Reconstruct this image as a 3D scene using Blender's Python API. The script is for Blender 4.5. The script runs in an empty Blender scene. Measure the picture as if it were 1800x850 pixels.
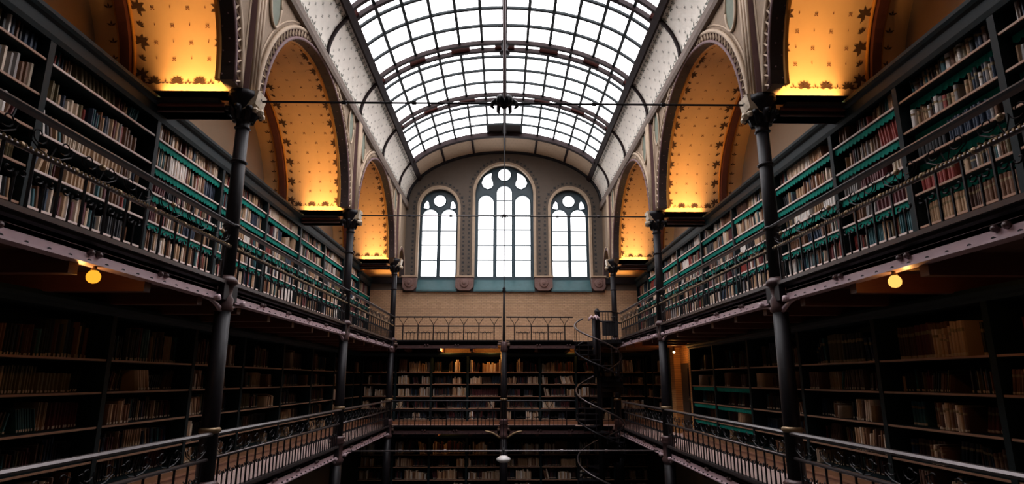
import bpy, bmesh, math, random
from mathutils import Vector, Matrix
pi = math.pi
R = random.Random(7)
C = bpy.context.scene.collection
S = 4.5            # one unit below = half the nave width
ZG = 1.125         # eye height above the ground floor, in units

# ------------------------------------------------------------------ camera
cd = bpy.data.cameras.new('camera'); cam = bpy.data.objects.new('camera', cd); C.objects.link(cam)
cd.sensor_width = 36; cd.lens = 36 * 950 / 1800; cd.shift_y = 45 / 1800; cd.clip_start = .02; cd.clip_end = 300
cam.location = (.002 * S, 0, ZG * S); cam.rotation_euler = (math.radians(90 + 11.69), 0, math.radians(-.83))
bpy.context.scene.camera = cam
# ------------------------------------------------------------------ world, exposure
w = bpy.data.worlds.new('world'); bpy.context.scene.world = w; w.use_nodes = True
w.node_tree.nodes['Background'].inputs[0].default_value = (.75, .85, 1, 1)
w.node_tree.nodes['Background'].inputs[1].default_value = .6
vs = bpy.context.scene.view_settings
vs.view_transform = 'Standard'; vs.look = 'None'; vs.gamma = 1; vs.use_curve_mapping = False; vs.exposure = 0.3
SKY_LIGHT = 5.2      # the backlit laylight
WINDOW_LIGHT = 3.2
UPLIGHT = 24         # watts of each strip on the tie beams
GLOBE = 4

# ------------------------------------------------------------------ materials
def mat(name, col, rough=.6, metal=0, var=.25, scale=6, bump=.0, spec=.5):
    m = bpy.data.materials.new(name); m.use_nodes = True
    n = m.node_tree; b = n.nodes['Principled BSDF']; L = n.links.new
    b.inputs['Roughness'].default_value = rough; b.inputs['Metallic'].default_value = metal
    b.inputs['Specular IOR Level'].default_value = spec
    tc = n.nodes.new('ShaderNodeTexCoord'); nz = n.nodes.new('ShaderNodeTexNoise')
    nz.inputs['Scale'].default_value = scale; nz.inputs['Detail'].default_value = 5
    L(tc.outputs['Object'], nz.inputs['Vector'])
    mx = n.nodes.new('ShaderNodeMix'); mx.data_type = 'RGBA'
    mx.inputs[6].default_value = tuple(c * (1 - var) for c in col) + (1,)
    mx.inputs[7].default_value = tuple(min(1, c * (1 + var)) for c in col) + (1,)
    L(nz.outputs['Fac'], mx.inputs[0]); L(mx.outputs[2], b.inputs['Base Color'])
    if bump:
        bp = n.nodes.new('ShaderNodeBump'); bp.inputs['Strength'].default_value = bump; bp.inputs['Distance'].default_value = .02
        L(nz.outputs['Fac'], bp.inputs['Height']); L(bp.outputs[0], b.inputs['Normal'])
    return m
def glow(name, col, strength):
    m = bpy.data.materials.new(name); m.use_nodes = True; n = m.node_tree; n.nodes.clear()
    e = n.nodes.new('ShaderNodeEmission'); o = n.nodes.new('ShaderNodeOutputMaterial')
    e.inputs[0].default_value = tuple(col) + (1,); e.inputs[1].default_value = strength
    n.links.new(e.outputs[0], o.inputs[0]); return m
def brick(name, c1, c2, cm, bw, bh, plane):
    m = bpy.data.materials.new(name); m.use_nodes = True; n = m.node_tree; L = n.links.new; b = n.nodes['Principled BSDF']
    tc = n.nodes.new('ShaderNodeTexCoord'); sp = n.nodes.new('ShaderNodeSeparateXYZ'); cb = n.nodes.new('ShaderNodeCombineXYZ')
    L(tc.outputs['Object'], sp.inputs[0]); L(sp.outputs[plane], cb.inputs[0]); L(sp.outputs[2], cb.inputs[1])
    t = n.nodes.new('ShaderNodeTexBrick'); L(cb.outputs[0], t.inputs['Vector'])
    t.inputs['Color1'].default_value = c1 + (1,); t.inputs['Color2'].default_value = c2 + (1,); t.inputs['Mortar'].default_value = cm + (1,)
    t.inputs['Scale'].default_value = 1; t.inputs['Brick Width'].default_value = bw; t.inputs['Row Height'].default_value = bh
    t.inputs['Mortar Size'].default_value = .008
    L(t.outputs['Color'], b.inputs['Base Color']); b.inputs['Roughness'].default_value = .8
    bp = n.nodes.new('ShaderNodeBump'); bp.invert = True; bp.inputs['Strength'].default_value = .4; bp.inputs['Distance'].default_value = .01
    L(t.outputs['Fac'], bp.inputs['Height']); L(bp.outputs[0], b.inputs['Normal']); return m
def wood(name, col, rough=.5, scale=(2, 2, 30)):
    m = mat(name, col, rough, 0, .35, 3, .15); n = m.node_tree
    mp = n.nodes.new('ShaderNodeMapping'); mp.inputs['Scale'].default_value = scale
    nz = [x for x in n.nodes if x.type == 'TEX_NOISE'][0]; tc = [x for x in n.nodes if x.type == 'TEX_COORD'][0]
    n.links.new(tc.outputs['Object'], mp.inputs[0]); n.links.new(mp.outputs[0], nz.inputs['Vector']); return m

M = dict(
    iron=mat('dark_iron', (.009, .008, .010), .45, 0, .3, 14, .05, .22),
    iron_brown=mat('brown_iron', (.075, .04, .04), .42, .2, .3, 10),
    rail=mat('polished_rail', (.10, .085, .085), .3, .6, .2, 10),
    girder=mat('mauve_painted_iron', (.50, .37, .40), .45, .1, .25, 5, .1),
    brass=mat('aged_brass', (.26, .18, .10), .4, .6, .3, 20),
    gilt=mat('gilded_capital', (.42, .34, .24), .5, .2, .45, 16, .2),
    case=mat('shadow_teal_case', (.004, .012, .0145), .6, 0, .3, 6, .1, .2),  # teal cast of the shadows is put into the case colour
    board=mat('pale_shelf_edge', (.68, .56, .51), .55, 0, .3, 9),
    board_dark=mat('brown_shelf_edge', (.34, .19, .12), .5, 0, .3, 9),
    flap=mat('teal_leather', (.003, .20, .155), .75, 0, .45, 18, .1, .15),
    plinth=wood('brown_plinth_wood', (.24, .11, .055), .45, (2, 1, 20)),
    ochre=mat('ochre_plaster', (.74, .48, .23), .8, 0, .1, 2.5),
    edge_gold=mat('orange_edge_moulding', (.62, .27, .04), .7, 0, .15, 6),
    rib_red=mat('red_brown_rib', (.11, .03, .018), .6, 0, .2, 6),
    flower=mat('painted_leaf_brown', (.075, .035, .012), .85, 0, .2, 20),
    dot=mat('painted_dot_red', (.17, .05, .02), .85, 0, .2, 20),
    cove=mat('cream_cove', (.74, .69, .61), .85, 0, .12, 2.2),
    covedot=mat('painted_cove_leaf', (.11, .12, .10), .85, 0, .2, 20),
    stone=mat('beige_stencil_plaster', (.215, .148, .092), .8, 0, .3, 16),
    cream=mat('cream_moulding', (.40, .295, .20), .7, 0, .2, 8),
    mauve=mat('mauve_moulding', (.13, .065, .065), .7, 0, .2, 8),
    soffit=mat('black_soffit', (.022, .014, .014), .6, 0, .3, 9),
    cornice=mat('brown_cornice', (.115, .078, .056), .7, 0, .35, 14),
    medal=mat('green_medallion', (.13, .15, .11), .8, 0, .5, 5),
    outer=mat('greige_wall', (.30, .235, .165), .85, 0, .12, 1.5),
    lunette=mat('brown_grey_plaster', (.10, .078, .06), .85, 0, .12, 3),
    leafdark=mat('painted_border_leaf', (.03, .03, .03), .85, 0, .2, 20),
    tracery=mat('blue_black_tracery', (.018, .045, .06), .45, 0, .3, 8),
    sill=mat('teal_slate_sill', (.045, .11, .12), .35, 0, .25, 5),
    corbel=mat('carved_corbel', (.16, .09, .075), .7, 0, .5, 18, .3),
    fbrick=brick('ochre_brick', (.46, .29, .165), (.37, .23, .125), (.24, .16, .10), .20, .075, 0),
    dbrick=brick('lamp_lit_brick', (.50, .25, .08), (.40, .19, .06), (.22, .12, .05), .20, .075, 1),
    floor=mat('pinkish_floor', (.62, .46, .42), .55, 0, .2, 3),
    ground=wood('dark_floor', (.03, .028, .026), .4),
    joist=wood('red_brown_joist', (.11, .035, .02), .5),
    soft=wood('brown_ceiling_board', (.085, .04, .025), .6),
    bar=mat('glazing_bar', (.006, .012, .014), .6, 0, .2, 8, 0, .2),
    bar_brown=mat('brown_skylight_rib', (.014, .007, .007), .6, 0, .2, 8, 0, .15),
    block=mat('red_brown_block', (.12, .035, .03), .6, 0, .2, 8, 0, .2),
    hatch=mat('brown_hatch', (.02, .012, .010), .7, 0, .2, 8, 0, .1),
    panel=mat('tan_vault_panel', (.44, .32, .22), .85, 0, .12, 4),
    pane=glow('backlit_pane', (1, .955, .985), SKY_LIGHT),
    wpane=glow('window_daylight', (.985, .975, 1), WINDOW_LIGHT),
    globe=glow('amber_globe', (1, .36, .025), 1.15),
    globe_r=glow('amber_globe_bright', (1, .47, .10), 1.25),
    bulb=glow('warm_bulb', (1, .62, .3), 4),
    shade=mat('white_glass_shade', (.8, .78, .76), .2, 0, .05, 5),
    door=wood('dark_door', (.03, .02, .015), .5),
)
BC = dict(cream=(.68, .55, .42), white=(.82, .77, .72), tan=(.48, .31, .18), brown=(.17, .075, .035), chestnut=(.09, .04, .025),
          navy=(.022, .04, .075), black=(.012, .014, .018), red=(.30, .045, .035), teal=(.03, .12, .14), olive=(.13, .10, .045),
          grey=(.27, .25, .24), wine=(.12, .025, .03))
BM = {k: mat('book_' + k, v, .55, 0, .2, 8) for k, v in BC.items()}
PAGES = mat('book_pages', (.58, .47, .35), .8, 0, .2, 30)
LEATHER_LABEL = mat('gilt_book_label', (.26, .19, .10), .45, .2, .2, 20)
COLS = list(BC)

# ------------------------------------------------------------------ mesh builder (units; S applied on build)
class MB:
    def __init__(s): s.v = []; s.f = []; s.m = []
    def add(s, vs, fs, mi=0):
        o = len(s.v); s.v += [tuple(v) for v in vs]; s.f += [tuple(i + o for i in f) for f in fs]; s.m += [mi] * len(fs); return s
    def box(s, x0, x1, y0, y1, z0, z1, mi=0):
        vs = [(x, y, z) for z in (z0, z1) for y in (y0, y1) for x in (x0, x1)]
        return s.add(vs, [(0, 2, 3, 1), (4, 5, 7, 6), (0, 1, 5, 4), (2, 6, 7, 3), (0, 4, 6, 2), (1, 3, 7, 5)], mi)
    def tube(s, pts, r, n=6, mi=0, caps=True):
        pts = [Vector(p) for p in pts]; rs = r if isinstance(r, (list, tuple)) else [r] * len(pts)
        rings = []
        up = None
        for i, p in enumerate(pts):
            d = (pts[min(i + 1, len(pts) - 1)] - pts[max(i - 1, 0)]).normalized()
            if up is None: up = Vector((0, 0, 1)) if abs(d.z) < .9 else Vector((1, 0, 0))
            a = up - d * up.dot(d)
            a = a.normalized() if a.length > 1e-6 else d.orthogonal().normalized()
            up = a; b = d.cross(a)
            rings.append([p + (a * math.cos(2 * pi * k / n) + b * math.sin(2 * pi * k / n)) * rs[i] for k in range(n)])
        vs = [v for q in rings for v in q]; fs = []
        for i in range(len(pts) - 1):
            for k in range(n): fs.append((i * n + k, i * n + (k + 1) % n, (i + 1) * n + (k + 1) % n, (i + 1) * n + k))
        if caps: fs += [tuple(range(n))[::-1], tuple((len(pts) - 1) * n + k for k in range(n))]
        return s.add(vs, fs, mi)
    def lathe(s, c, prof, n=10, mi=0):
        vs = []; fs = []
        for r, z in prof: vs += [(c[0] + r * math.cos(2 * pi * k / n), c[1] + r * math.sin(2 * pi * k / n), c[2] + z) for k in range(n)]
        for i in range(len(prof) - 1):
            for k in range(n): fs.append((i * n + k, i * n + (k + 1) % n, (i + 1) * n + (k + 1) % n, (i + 1) * n + k))
        fs += [tuple(range(n))[::-1], tuple((len(prof) - 1) * n + k for k in range(n))]
        return s.add(vs, fs, mi)
    def ball(s, c, r, n=6, mi=0, k=4):
        return s.lathe(c, [(max(1e-4, r * math.sin(pi * i / k)), -r * math.cos(pi * i / k)) for i in range(k + 1)], n, mi)
    def strip(s, A, B, mi=0, flip=False):
        n = len(A); vs = list(A) + list(B)
        return s.add(vs, [((i, i + 1, n + i + 1, n + i) if not flip else (i + 1, i, n + i, n + i + 1)) for i in range(n - 1)], mi)
    def prism(s, poly, fn, d0, d1, mi=0):
        n = len(poly); vs = [fn(a, b, d0) for a, b in poly] + [fn(a, b, d1) for a, b in poly]
        return s.add(vs, [tuple(range(n))[::-1], tuple(range(n, 2 * n))] + [(i, (i + 1) % n, n + (i + 1) % n, n + i) for i in range(n)], mi)
    def mesh(s, name, mats, smooth=False):
        me = bpy.data.meshes.new(name); me.from_pydata([(x * S, y * S, z * S) for x, y, z in s.v], [], s.f)
        for m in (mats if isinstance(mats, (list, tuple)) else [mats]): me.materials.append(m)
        if any(s.m): me.polygons.foreach_set('material_index', s.m)
        bm = bmesh.new(); bm.from_mesh(me); bmesh.ops.recalc_face_normals(bm, faces=bm.faces); bm.to_mesh(me); bm.free()
        if smooth: me.polygons.foreach_set('use_smooth', [True] * len(me.polygons)); 
        me.update(); return me
def link(name, data, parent=None, loc=(0, 0, 0), rot=(0, 0, 0), scale=None):
    o = bpy.data.objects.new(name, data); C.objects.link(o)
    if parent: o.parent = parent; o.location = tuple(c * S for c in loc)
    else: o.location = (loc[0] * S, loc[1] * S, (loc[2] + ZG) * S)
    o.rotation_euler = rot
    if scale: o.scale = scale
    return o
def obj(name, mb, m, parent=None, smooth=False, kind=None, loc=(0, 0, 0)):
    o = link(name, mb.mesh(name, m, smooth), parent, loc)
    if kind: o['kind'] = kind
    return o
def struct(name, mb, m, smooth=False): return obj(name, mb, m, None, smooth, 'structure')
def tag(o, label, cat, group=None):
    o['label'] = label; o['category'] = cat
    if group: o['group'] = group
    return o
def thing(name, label, cat, loc, rot=0, group=None): return tag(link(name, None, None, loc, (0, 0, rot)), label, cat, group)
CACHE = {}
def cached(key, fn):
    if key not in CACHE: CACHE[key] = fn()
    return CACHE[key]
def fill2d(splines, fn, d0, d1):
    """flat plate with holes (first spline = outline), thickness d0..d1, mapped by fn(a, b, d)"""
    cu = bpy.data.curves.new('tmp', 'CURVE'); cu.dimensions = '2D'; cu.fill_mode = 'BOTH'; cu.extrude = .5
    for sp in splines:
        q = cu.splines.new('POLY'); q.points.add(len(sp) - 1); q.use_cyclic_u = True
        for i, (a, b) in enumerate(sp): q.points[i].co = (a, b, 0, 1)
    o = bpy.data.objects.new('tmp', cu); C.objects.link(o)
    me = bpy.data.meshes.new_from_object(o.evaluated_get(bpy.context.evaluated_depsgraph_get()))
    mb = MB(); mb.add([fn(v.co.x, v.co.y, d0 if v.co.z < 0 else d1) for v in me.vertices], [tuple(p.vertices) for p in me.polygons])
    bpy.data.objects.remove(o); bpy.data.curves.remove(cu); bpy.data.meshes.remove(me)
    return mb
def arc(cx, cy, rx, ry, a0, a1, n): return [(cx + rx * math.cos(a0 + (a1 - a0) * i / n), cy + ry * math.sin(a0 + (a1 - a0) * i / n)) for i in range(n + 1)]

# ------------------------------------------------------------------ the levels
COLZ = [-1.03, .45, 1.93, 3.41, 4.86]; FAR = 5.30; NEAR = -1.03
UP, MID, GR = .33, -.40, -1.125
SPR = 1.075; COR = 1.70; VS = 1.78; VB = .55; SKX = .884
SIDES = ((-1, 'left'), (1, 'right'))
# ------------------------------------------------------------------ shell
struct('floor', MB().box(-1.6, 1.6, NEAR, 5.35, GR - .03, GR), M['ground'])
for s, nm in SIDES:
    struct('wall_' + nm, MB().box(min(s * 1.56, s * 1.62), max(s * 1.56, s * 1.62), NEAR, 5.4, GR, 1.82), M['outer'])
struct('wall_near', MB().box(-1.6, 1.6, NEAR - .05, NEAR, GR, 2.5), M['lunette'])
# far wall with three window openings
def win_outline(cx, hw, spr, bot, n=20): return [(cx + hw, bot)] + arc(cx, spr, hw, hw * 1.06, 0, pi, n) + [(cx - hw, bot)]
WIN = [(0, .302, 1.876, .865), (-.668, .199, 1.722, .865), (.668, .199, 1.722, .865)]
fy = lambda a, b, d: (a, d, b)
struct('wall_far', fill2d([[(-1.6, .865), (1.6, .865), (1.6, 2.42), (-1.6, 2.42)]] + [win_outline(*q[:3], q[3] + .001) for q in WIN], fy, FAR, FAR + .13), M['lunette'])
struct('wall_far', MB().box(-1.6, 1.6, FAR, FAR + .13, UP - .1, .865), M['fbrick'])
struct('wall_far', MB().box(-1.6, 1.6, FAR, FAR + .13, GR, UP - .1), M['lunette'])
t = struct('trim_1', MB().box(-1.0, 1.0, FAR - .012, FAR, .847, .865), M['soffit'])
for s in (-1, 1): struct('trim_2', MB().box(min(s * 1.0, s * 1.56), max(s * 1.0, s * 1.56), FAR - .045, FAR, .93, .985), M['iron'])

# windows -----------------------------------------------------------
def circle(cx, cy, r, n=20): return arc(cx, cy, r, r, 0, 2 * pi * (n - 1) / n, n - 1)
def light_outline(cx, hw, spr, bot): return [(cx + hw, bot)] + arc(cx, spr, hw, hw, 0, pi, 10) + [(cx - hw, bot)]
def drop(cx, cy, s):   # leaning teardrop beside the top circle
    pts = [(-.055, -.055), (-.072, -.01), (-.050, .05), (-.01, .088), (.035, .105), (.042, .085), (.036, .045), (.052, .005), (.058, -.035), (.035, -.07), (-.01, -.082)]
    return [(cx + s * a, cy + b) for a, b in pts]
def make_window(idx, cx, hw, spr, lights, holes, bot, bars):
    o = fill2d([win_outline(cx, hw - .002, spr, .98, 24)] + [light_outline(*l) for l in lights] + holes, fy, FAR + .07, FAR + .10)
    wn = struct('window_%d' % idx, o, M['tracery'])
    k = MB()
    for (lx, lw, ls, lb) in lights:                # raised edge of every light
        k.tube([(a, FAR + .068, b) for a, b in light_outline(lx, lw + .004, ls, lb)], .006, 5)
    for h in holes: k.tube([(a, FAR + .068, b) for a, b in h + h[:1]], .006, 5)
    obj('tracery_moulding', k, M['tracery'], wn)
    for (lx, lw, ls, lb) in lights:
        zs = [lb] + [z for z in bars if z < ls + .02] + [ls + lw + .004]
        for a, b in zip(zs[:-1], zs[1:]):
            obj('pane', MB().box(lx - lw - .004, lx + lw + .004, FAR + .088, FAR + .091, a + .001, b - .001), M['wpane'], wn)
        for z in zs[1:-1]:
            obj('glazing_bar', MB().box(lx - lw - .002, lx + lw + .002, FAR + .078, FAR + .088, z - .005, z + .005), M['tracery'], wn)
    for h in holes:
        mb = MB(); n = len(h); mb.prism(h, fy, FAR + .088, FAR + .091); obj('pane', mb, M['wpane'], wn)
    # reveal moulding, sloping sill
    cr = MB()
    def band(r0, r1, d0, d1, mb):
        A = [(cx + hw + r0, .99)] + arc(cx, spr, hw + r0, hw * 1.06 + r0, 0, pi, 24) + [(cx - hw - r0, .99)]
        B = [(cx + hw + r1, .99)] + arc(cx, spr, hw + r1, hw * 1.06 + r1, 0, pi, 24) + [(cx - hw - r1, .99)]
        mb.strip([fy(a, b, d0) for a, b in A], [fy(a, b, d0) for a, b in B])
        mb.strip([fy(a, b, d0) for a, b in A], [fy(a, b, d1) for a, b in A]); mb.strip([fy(a, b, d0) for a, b in B], [fy(a, b, d1) for a, b in B])
    band(-.003, .022, FAR - .014, FAR + .03, cr); obj('arch_moulding', cr, M['cream'], wn)
    obj('sill', MB().add([(cx - hw, FAR - .03, .866), (cx + hw, FAR - .03, .866), (cx + hw, FAR + .075, .99), (cx - hw, FAR + .075, .99),
        (cx - hw, FAR - .03, .85), (cx + hw, FAR - .03, .85), (cx + hw, FAR + .075, .85), (cx - hw, FAR + .075, .85)],
        [(0, 1, 2, 3), (4, 5, 1, 0), (0, 3, 7, 4), (1, 5, 6, 2), (7, 6, 5, 4), (2, 6, 7, 3)]), M['sill'], wn)
    # painted leaf border round the arch
    lf = MB()
    path = [(cx + hw + .055, z) for z in [1.02 + .043 * i for i in range(int((spr - 1.02) / .043) + 1)]]
    na = int(pi * (hw + .055) / .045); path += arc(cx, spr, hw + .055, hw * 1.06 + .055, .05, pi - .05, na)
    path += [(2 * cx - a, b) for a, b in path[:int((spr - 1.02) / .043) + 1]]
    for i, (a, b) in enumerate(path):
        if idx > 1 and abs(a) < .42 and False: continue
        q = .019 if i % 2 else .012
        lf.prism([(a + q * math.cos(t) * (1 if j % 2 else .55), b + q * math.sin(t) * (1 if j % 2 else .55)) for j, t in enumerate([2 * pi * k / 8 for k in range(8)])], fy, FAR - .002, FAR + .01)
    obj('painted_leaf_border', lf, M['leafdark'], wn, kind='stuff')
    return wn
make_window(1, 0, .302, 1.876, [(-.19, .078, 1.800, 1.02), (0, .078, 1.905, 1.02), (.19, .078, 1.800, 1.02)],
            [circle(0, 2.105, .071), drop(-.170, 2.025, 1), drop(.170, 2.025, -1)], 1.02, [1.19, 1.345, 1.51, 1.665, 1.825])
for k, cx in ((2, -.668), (3, .668)):
    sm = [[(cx + s * a, b) for a, b in ((.172, 1.735), (.115, 1.72), (.105, 1.745), (.112, 1.80), (.135, 1.822), (.162, 1.785))] for s in (-1, 1)]
    make_window(k, cx, .199, 1.722, [(cx - .095, .079, 1.645, 1.02), (cx + .095, .079, 1.645, 1.02)], [circle(cx, 1.815, .066)] + sm, 1.02, [1.185, 1.345, 1.495, 1.655])
for x, nm in ((-.935, 'left end'), (-.392, 'left of the middle'), (.392, 'right of the middle'), (.935, 'right end')):
    o = thing('carved_corbel', 'carved reddish stone corbel at sill level, %s window' % nm if 'end' not in nm else 'carved reddish stone corbel at the %s of the window sills' % nm, 'corbel', (x, FAR, .86))
    wd = .068 if 'end' in nm else .088
    obj('block', MB().prism([(-wd, .13), (-wd, .03), (-wd * .6, 0), (wd * .6, 0), (wd, .03), (wd, .13)], lambda a, b, d: (a, d, b), -.05, 0), M['corbel'], o)
    obj('cap', MB().box(-wd - .008, wd + .008, -.06, 0, .13, .145), M['cream'], o)
    obj('rosette', MB().lathe((0, 0, 0), [(.045, 0), (.04, .012), (.015, .016), (.012, .024)], 10), M['corbel'], o, loc=(0, -.05, .07)).rotation_euler = (pi / 2, 0, 0)

# arcade walls with arches -------------------------------------------
RO, RI = .68, .625
BAYS = [(COLZ[i], COLZ[i + 1]) for i in range(4)]
ESPR, ERI = 1.0, .235
END = (4.96, 5.27)          # the narrow arch by the far wall
def arch_poly(yc, r, z=SPR, n=28, ry=None): return arc(yc, z, r, ry or r, 0, pi, n)
for s, nm in SIDES:
    fx = lambda a, b, d, s=s: (s * d, a, b)
    outline = [(NEAR, VS), (NEAR, SPR)]
    for a, b in BAYS:
        yc = (a + b) / 2; outline += arch_poly(yc, RI)[::-1]
    ec = sum(END) / 2; eh = (END[1] - END[0]) / 2
    outline += [(END[0], SPR - .13)] + arch_poly(ec, eh, ESPR, 16, ERI)[::-1] + [(END[1], SPR - .13), (FAR, SPR - .13), (FAR, VS)]
    aw = struct('wall_%s' % nm, fill2d([outline], fx, 1.0, 1.045), M['stone'])
    # soffits (dark, dotted), ring mouldings
    for bi, (a, b) in enumerate(BAYS + [END]):
        small = bi == 4
        yc = (a + b) / 2; ri = eh if small else RI; ro = ri + (.03 if small else .055); n = 16 if small else 36
        AP = lambda rr: arch_poly(yc, rr, ESPR, n, rr + ERI - eh) if small else arch_poly(yc, rr, SPR, n)
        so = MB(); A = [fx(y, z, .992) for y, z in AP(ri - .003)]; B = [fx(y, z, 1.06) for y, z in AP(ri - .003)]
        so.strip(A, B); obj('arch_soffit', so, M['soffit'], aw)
        dots = MB()
        if not small:
            for k in range(44):
                t = pi * (k + .5) / 44; q = 1.012 if k % 2 else 1.036
                dots.ball(fx(yc + (ri - .004) * math.cos(t), SPR + (ri - .004) * math.sin(t), q), .0042, 5, 0, 3)
            obj('soffit_dots', dots, M['mauve'], aw, kind='stuff')
        e = MB(); A = [fx(y, z, 1.05) for y, z in AP(ri)]
        e.tube(A, .011, 6); obj('edge_moulding', e, M['edge_gold'], aw)
        for r, th, mt, nm2 in ((ri + .004, .008, 'mauve', 'inner_roll'), (ro - .004, .010, 'cream', 'outer_roll')):
            e = MB(); e.tube([fx(y, z, .993) for y, z in AP(r)], th if not small else th * .6, 6); obj(nm2, e, M[mt], aw, True)
        e = MB(); e.strip([fx(y, z, .9965) for y, z in AP(ri + .006)], [fx(y, z, .9965) for y, z in AP(ro - .006)]); obj('ring_band', e, M['mauve'], aw)
        if not small:
            zz = MB(); K = 52
            for k in range(K):
                t0 = pi * k / K; t1 = pi * (k + .5) / K; t2 = pi * (k + 1) / K
                for ta, tb, ra, rb in ((t0, t1, ri + .012, ro - .012), (t1, t2, ro - .012, ri + .012)):
                    p = lambda t, r: fx(yc + r * math.cos(t), SPR + r * math.sin(t), .992)
                    zz.tube([p(ta, ra), p(tb, rb)], .004, 4)
            obj('zigzag_moulding', zz, M['cream'], aw, kind='stuff')
    # pilasters over the columns, medallions
    for ci, cz in enumerate(COLZ[1:]):
        p = MB(); wd = .03
        p.box(*sorted((s * .978, s * 1.0)), cz - wd, cz + wd, SPR, COR)
        obj('pilaster', p, M['mauve'], aw)
        p = MB()
        for dy in (-.026, 0, .026): p.tube([(s * .975, cz + dy * .8, SPR), (s * .975, cz + dy, COR)], .007, 6)
        obj('pilaster_roll', p, M['cream'], aw, True)
        for sg in (-1, 1):
            if ci == 3 and sg == 1: continue
            cy = cz + sg * .155; ov = arc(cy, 1.605, .05, .115, 0, 2 * pi, 28)
            obj('medallion', MB().prism(ov[:-1], fx, .994, 1.0), M['medal'], aw)
            obj('medallion_rim', MB().tube([fx(a, b, .992) for a, b in ov], .006, 5), M['cream'], aw, True)
            # stencilled outline of the spandrel
            pts = [(cz + sg * .045, 1.15), (cz + sg * .045, COR - .02)] + [((cz + sg * .74) - sg * (RO + .02) * math.cos(t), SPR + (RO + .02) * math.sin(t)) for t in [pi * .40 - pi * .36 * i / 12 for i in range(13)]]
            obj('spandrel_line', MB().tube([fx(a, b, .998) for a, b in pts], .004, 4), M['cream'], aw)
    # cornice
    pr = [(0, COR), (.022, COR), (.03, COR + .02), (.03, COR + .055), (.012, VS), (0, VS)]
    obj('cornice', MB().prism(pr, lambda a, b, d, s=s: (s * (1 - a), d, b), NEAR, FAR), M['cornice'], aw)
    # far-end pier below the arch and the lower return
    # ---------------- side bay vaults
    for bi, (a, b) in enumerate(BAYS + [END]):
        small = bi == 4
        yc = (a + b) / 2; hw = (b - a) / 2 - .035; ri = .65
        sp = SPR
        if small: hw, ri, sp = eh + .012, ERI + .012, ESPR
        xo = 1.56 if not small else 1.40
        n = 16 if small else 40
        prof = [(yc + hw, sp - (0 if small else .06))] + arch_poly(yc, hw, sp, n, ri) + [(yc - hw, sp - (0 if small else .06))]
        v = MB(); XS = [1.045 + (xo - 1.045) * i / 4 for i in range(5)]
        for x0, x1 in zip(XS[:-1], XS[1:]): v.strip([fx(y, z, x0) for y, z in prof], [fx(y, z, x1) for y, z in prof])
        # back of the shell so that it has thickness
        v.strip([fx(y, z + .02, 1.045) for y, z in prof], [fx(y, z + .02, xo) for y, z in prof])
        cv = struct('ceiling', v, M['ochre'], True)
        if small:
            obj('lunette', MB().prism(prof + [(yc - hw, sp - .03), (yc + hw, sp - .03)], fx, xo, xo + .02), M['outer'], cv)
            struct('ceiling', MB().box(*sorted((s * 1.045, s * 1.56)), a - .10, b + .03, SPR + .22, SPR + .24), M['outer'])
            continue
        rb = MB()
        inner = [(yc + hw - .02, SPR - .06)] + arch_poly(yc, hw - .02, SPR, n, ri - .02) + [(yc - hw + .02, SPR - .06)]
        A = [fx(y, z, 1.415) for y, z in prof]; B = [fx(y, z, 1.42) for y, z in inner]; D = [fx(y, z, 1.455) for y, z in inner]; E_ = [fx(y, z, 1.46) for y, z in prof]
        rb.strip(A, B); rb.strip(B, D); rb.strip(D, E_); obj('vault_rib', rb, M['rib_red'], cv)
        rl = MB()
        for q in (1.41, 1.465): rl.tube([fx(y, z, q) for y, z in arch_poly(yc, hw - .004, SPR, n, ri - .004)], .006, 5)
        obj('rib_roll', rl, M['edge_gold'], cv, True)
        # painted leaves, following the curve
        L = [0]; fine = arch_poly(yc, hw - .002, SPR, 200, ri - .002)
        for p, q in zip(fine[:-1], fine[1:]): L.append(L[-1] + math.hypot(p[0] - q[0], p[1] - q[1]))
        def at(l):
            i = min(range(len(L)), key=lambda k: abs(L[k] - l)); i = max(1, min(len(L) - 2, i)); p = fine[i]
            tx, tz = fine[i + 1][0] - fine[i - 1][0], fine[i + 1][1] - fine[i - 1][1]; q = math.hypot(tx, tz)
            return p, (tx / q, tz / q)
        fl = MB()
        def petal(x, l, ang, ln, wd, mi=0):
            (y, z), (ty, tz) = at(l); P = lambda u, t: (s * (x + u), y + ty * t, z + tz * t)
            c, sn = math.cos(ang), math.sin(ang)
            pts = [(0, 0), (ln * .45, wd), (ln, 0), (ln * .45, -wd)]
            fl.add([P(u * c - t * sn, u * sn + t * c) for u, t in pts], [(0, 1, 2, 3)], mi)
        def flower(x, l, r, base, k=5, spread=2.2, mi=0):
            for j in range(k): petal(x, l, base + spread * (j / (k - 1) - .5) * 2 * .9, r, r * .20, mi)
        tot = L[-1]; step = .062
        for hk in range(2):
            for i in range(int(tot / 2 / step) + 1):
                l = .06 + i * step; l = l if hk == 0 else tot - l; up = pi / 2 if hk == 0 else -pi / 2
                big = i % 2 == 0
                for xx, dr in ((1.078, 1), (1.385, -1)):
                    flower(xx, l, .034 if big else .02, (up * .6 if dr == 1 else pi - up * .6), 6 if big else 4, 2.3 if big else 1.3)
                flower(1.49, l, .02, up, 3, 1.2)
                if i > 0:
                    for c in range(4):
                        if (i + c) % 2 == 0: continue
                        flower(1.13 + c * .066, l, .0105, up, 4, 2.4, 1)
                    for c in range(4):
                        if (i + c) % 2 == 1: continue
                        petal(1.13 + c * .066, l, pi / 2, .012, .002, 1)
            for c, x in enumerate((1.12, 1.163, 1.206, 1.249, 1.292, 1.335, 1.37)):
                l = .035 if hk == 0 else tot - .035; up = pi / 2 if hk == 0 else -pi / 2
                flower(x, l, .030 if c % 2 else .016, up, 7 if c % 2 else 3, 1.75)
        obj('painted_flowers', fl, [M['flower'], M['dot']], cv, kind='stuff')
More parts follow.
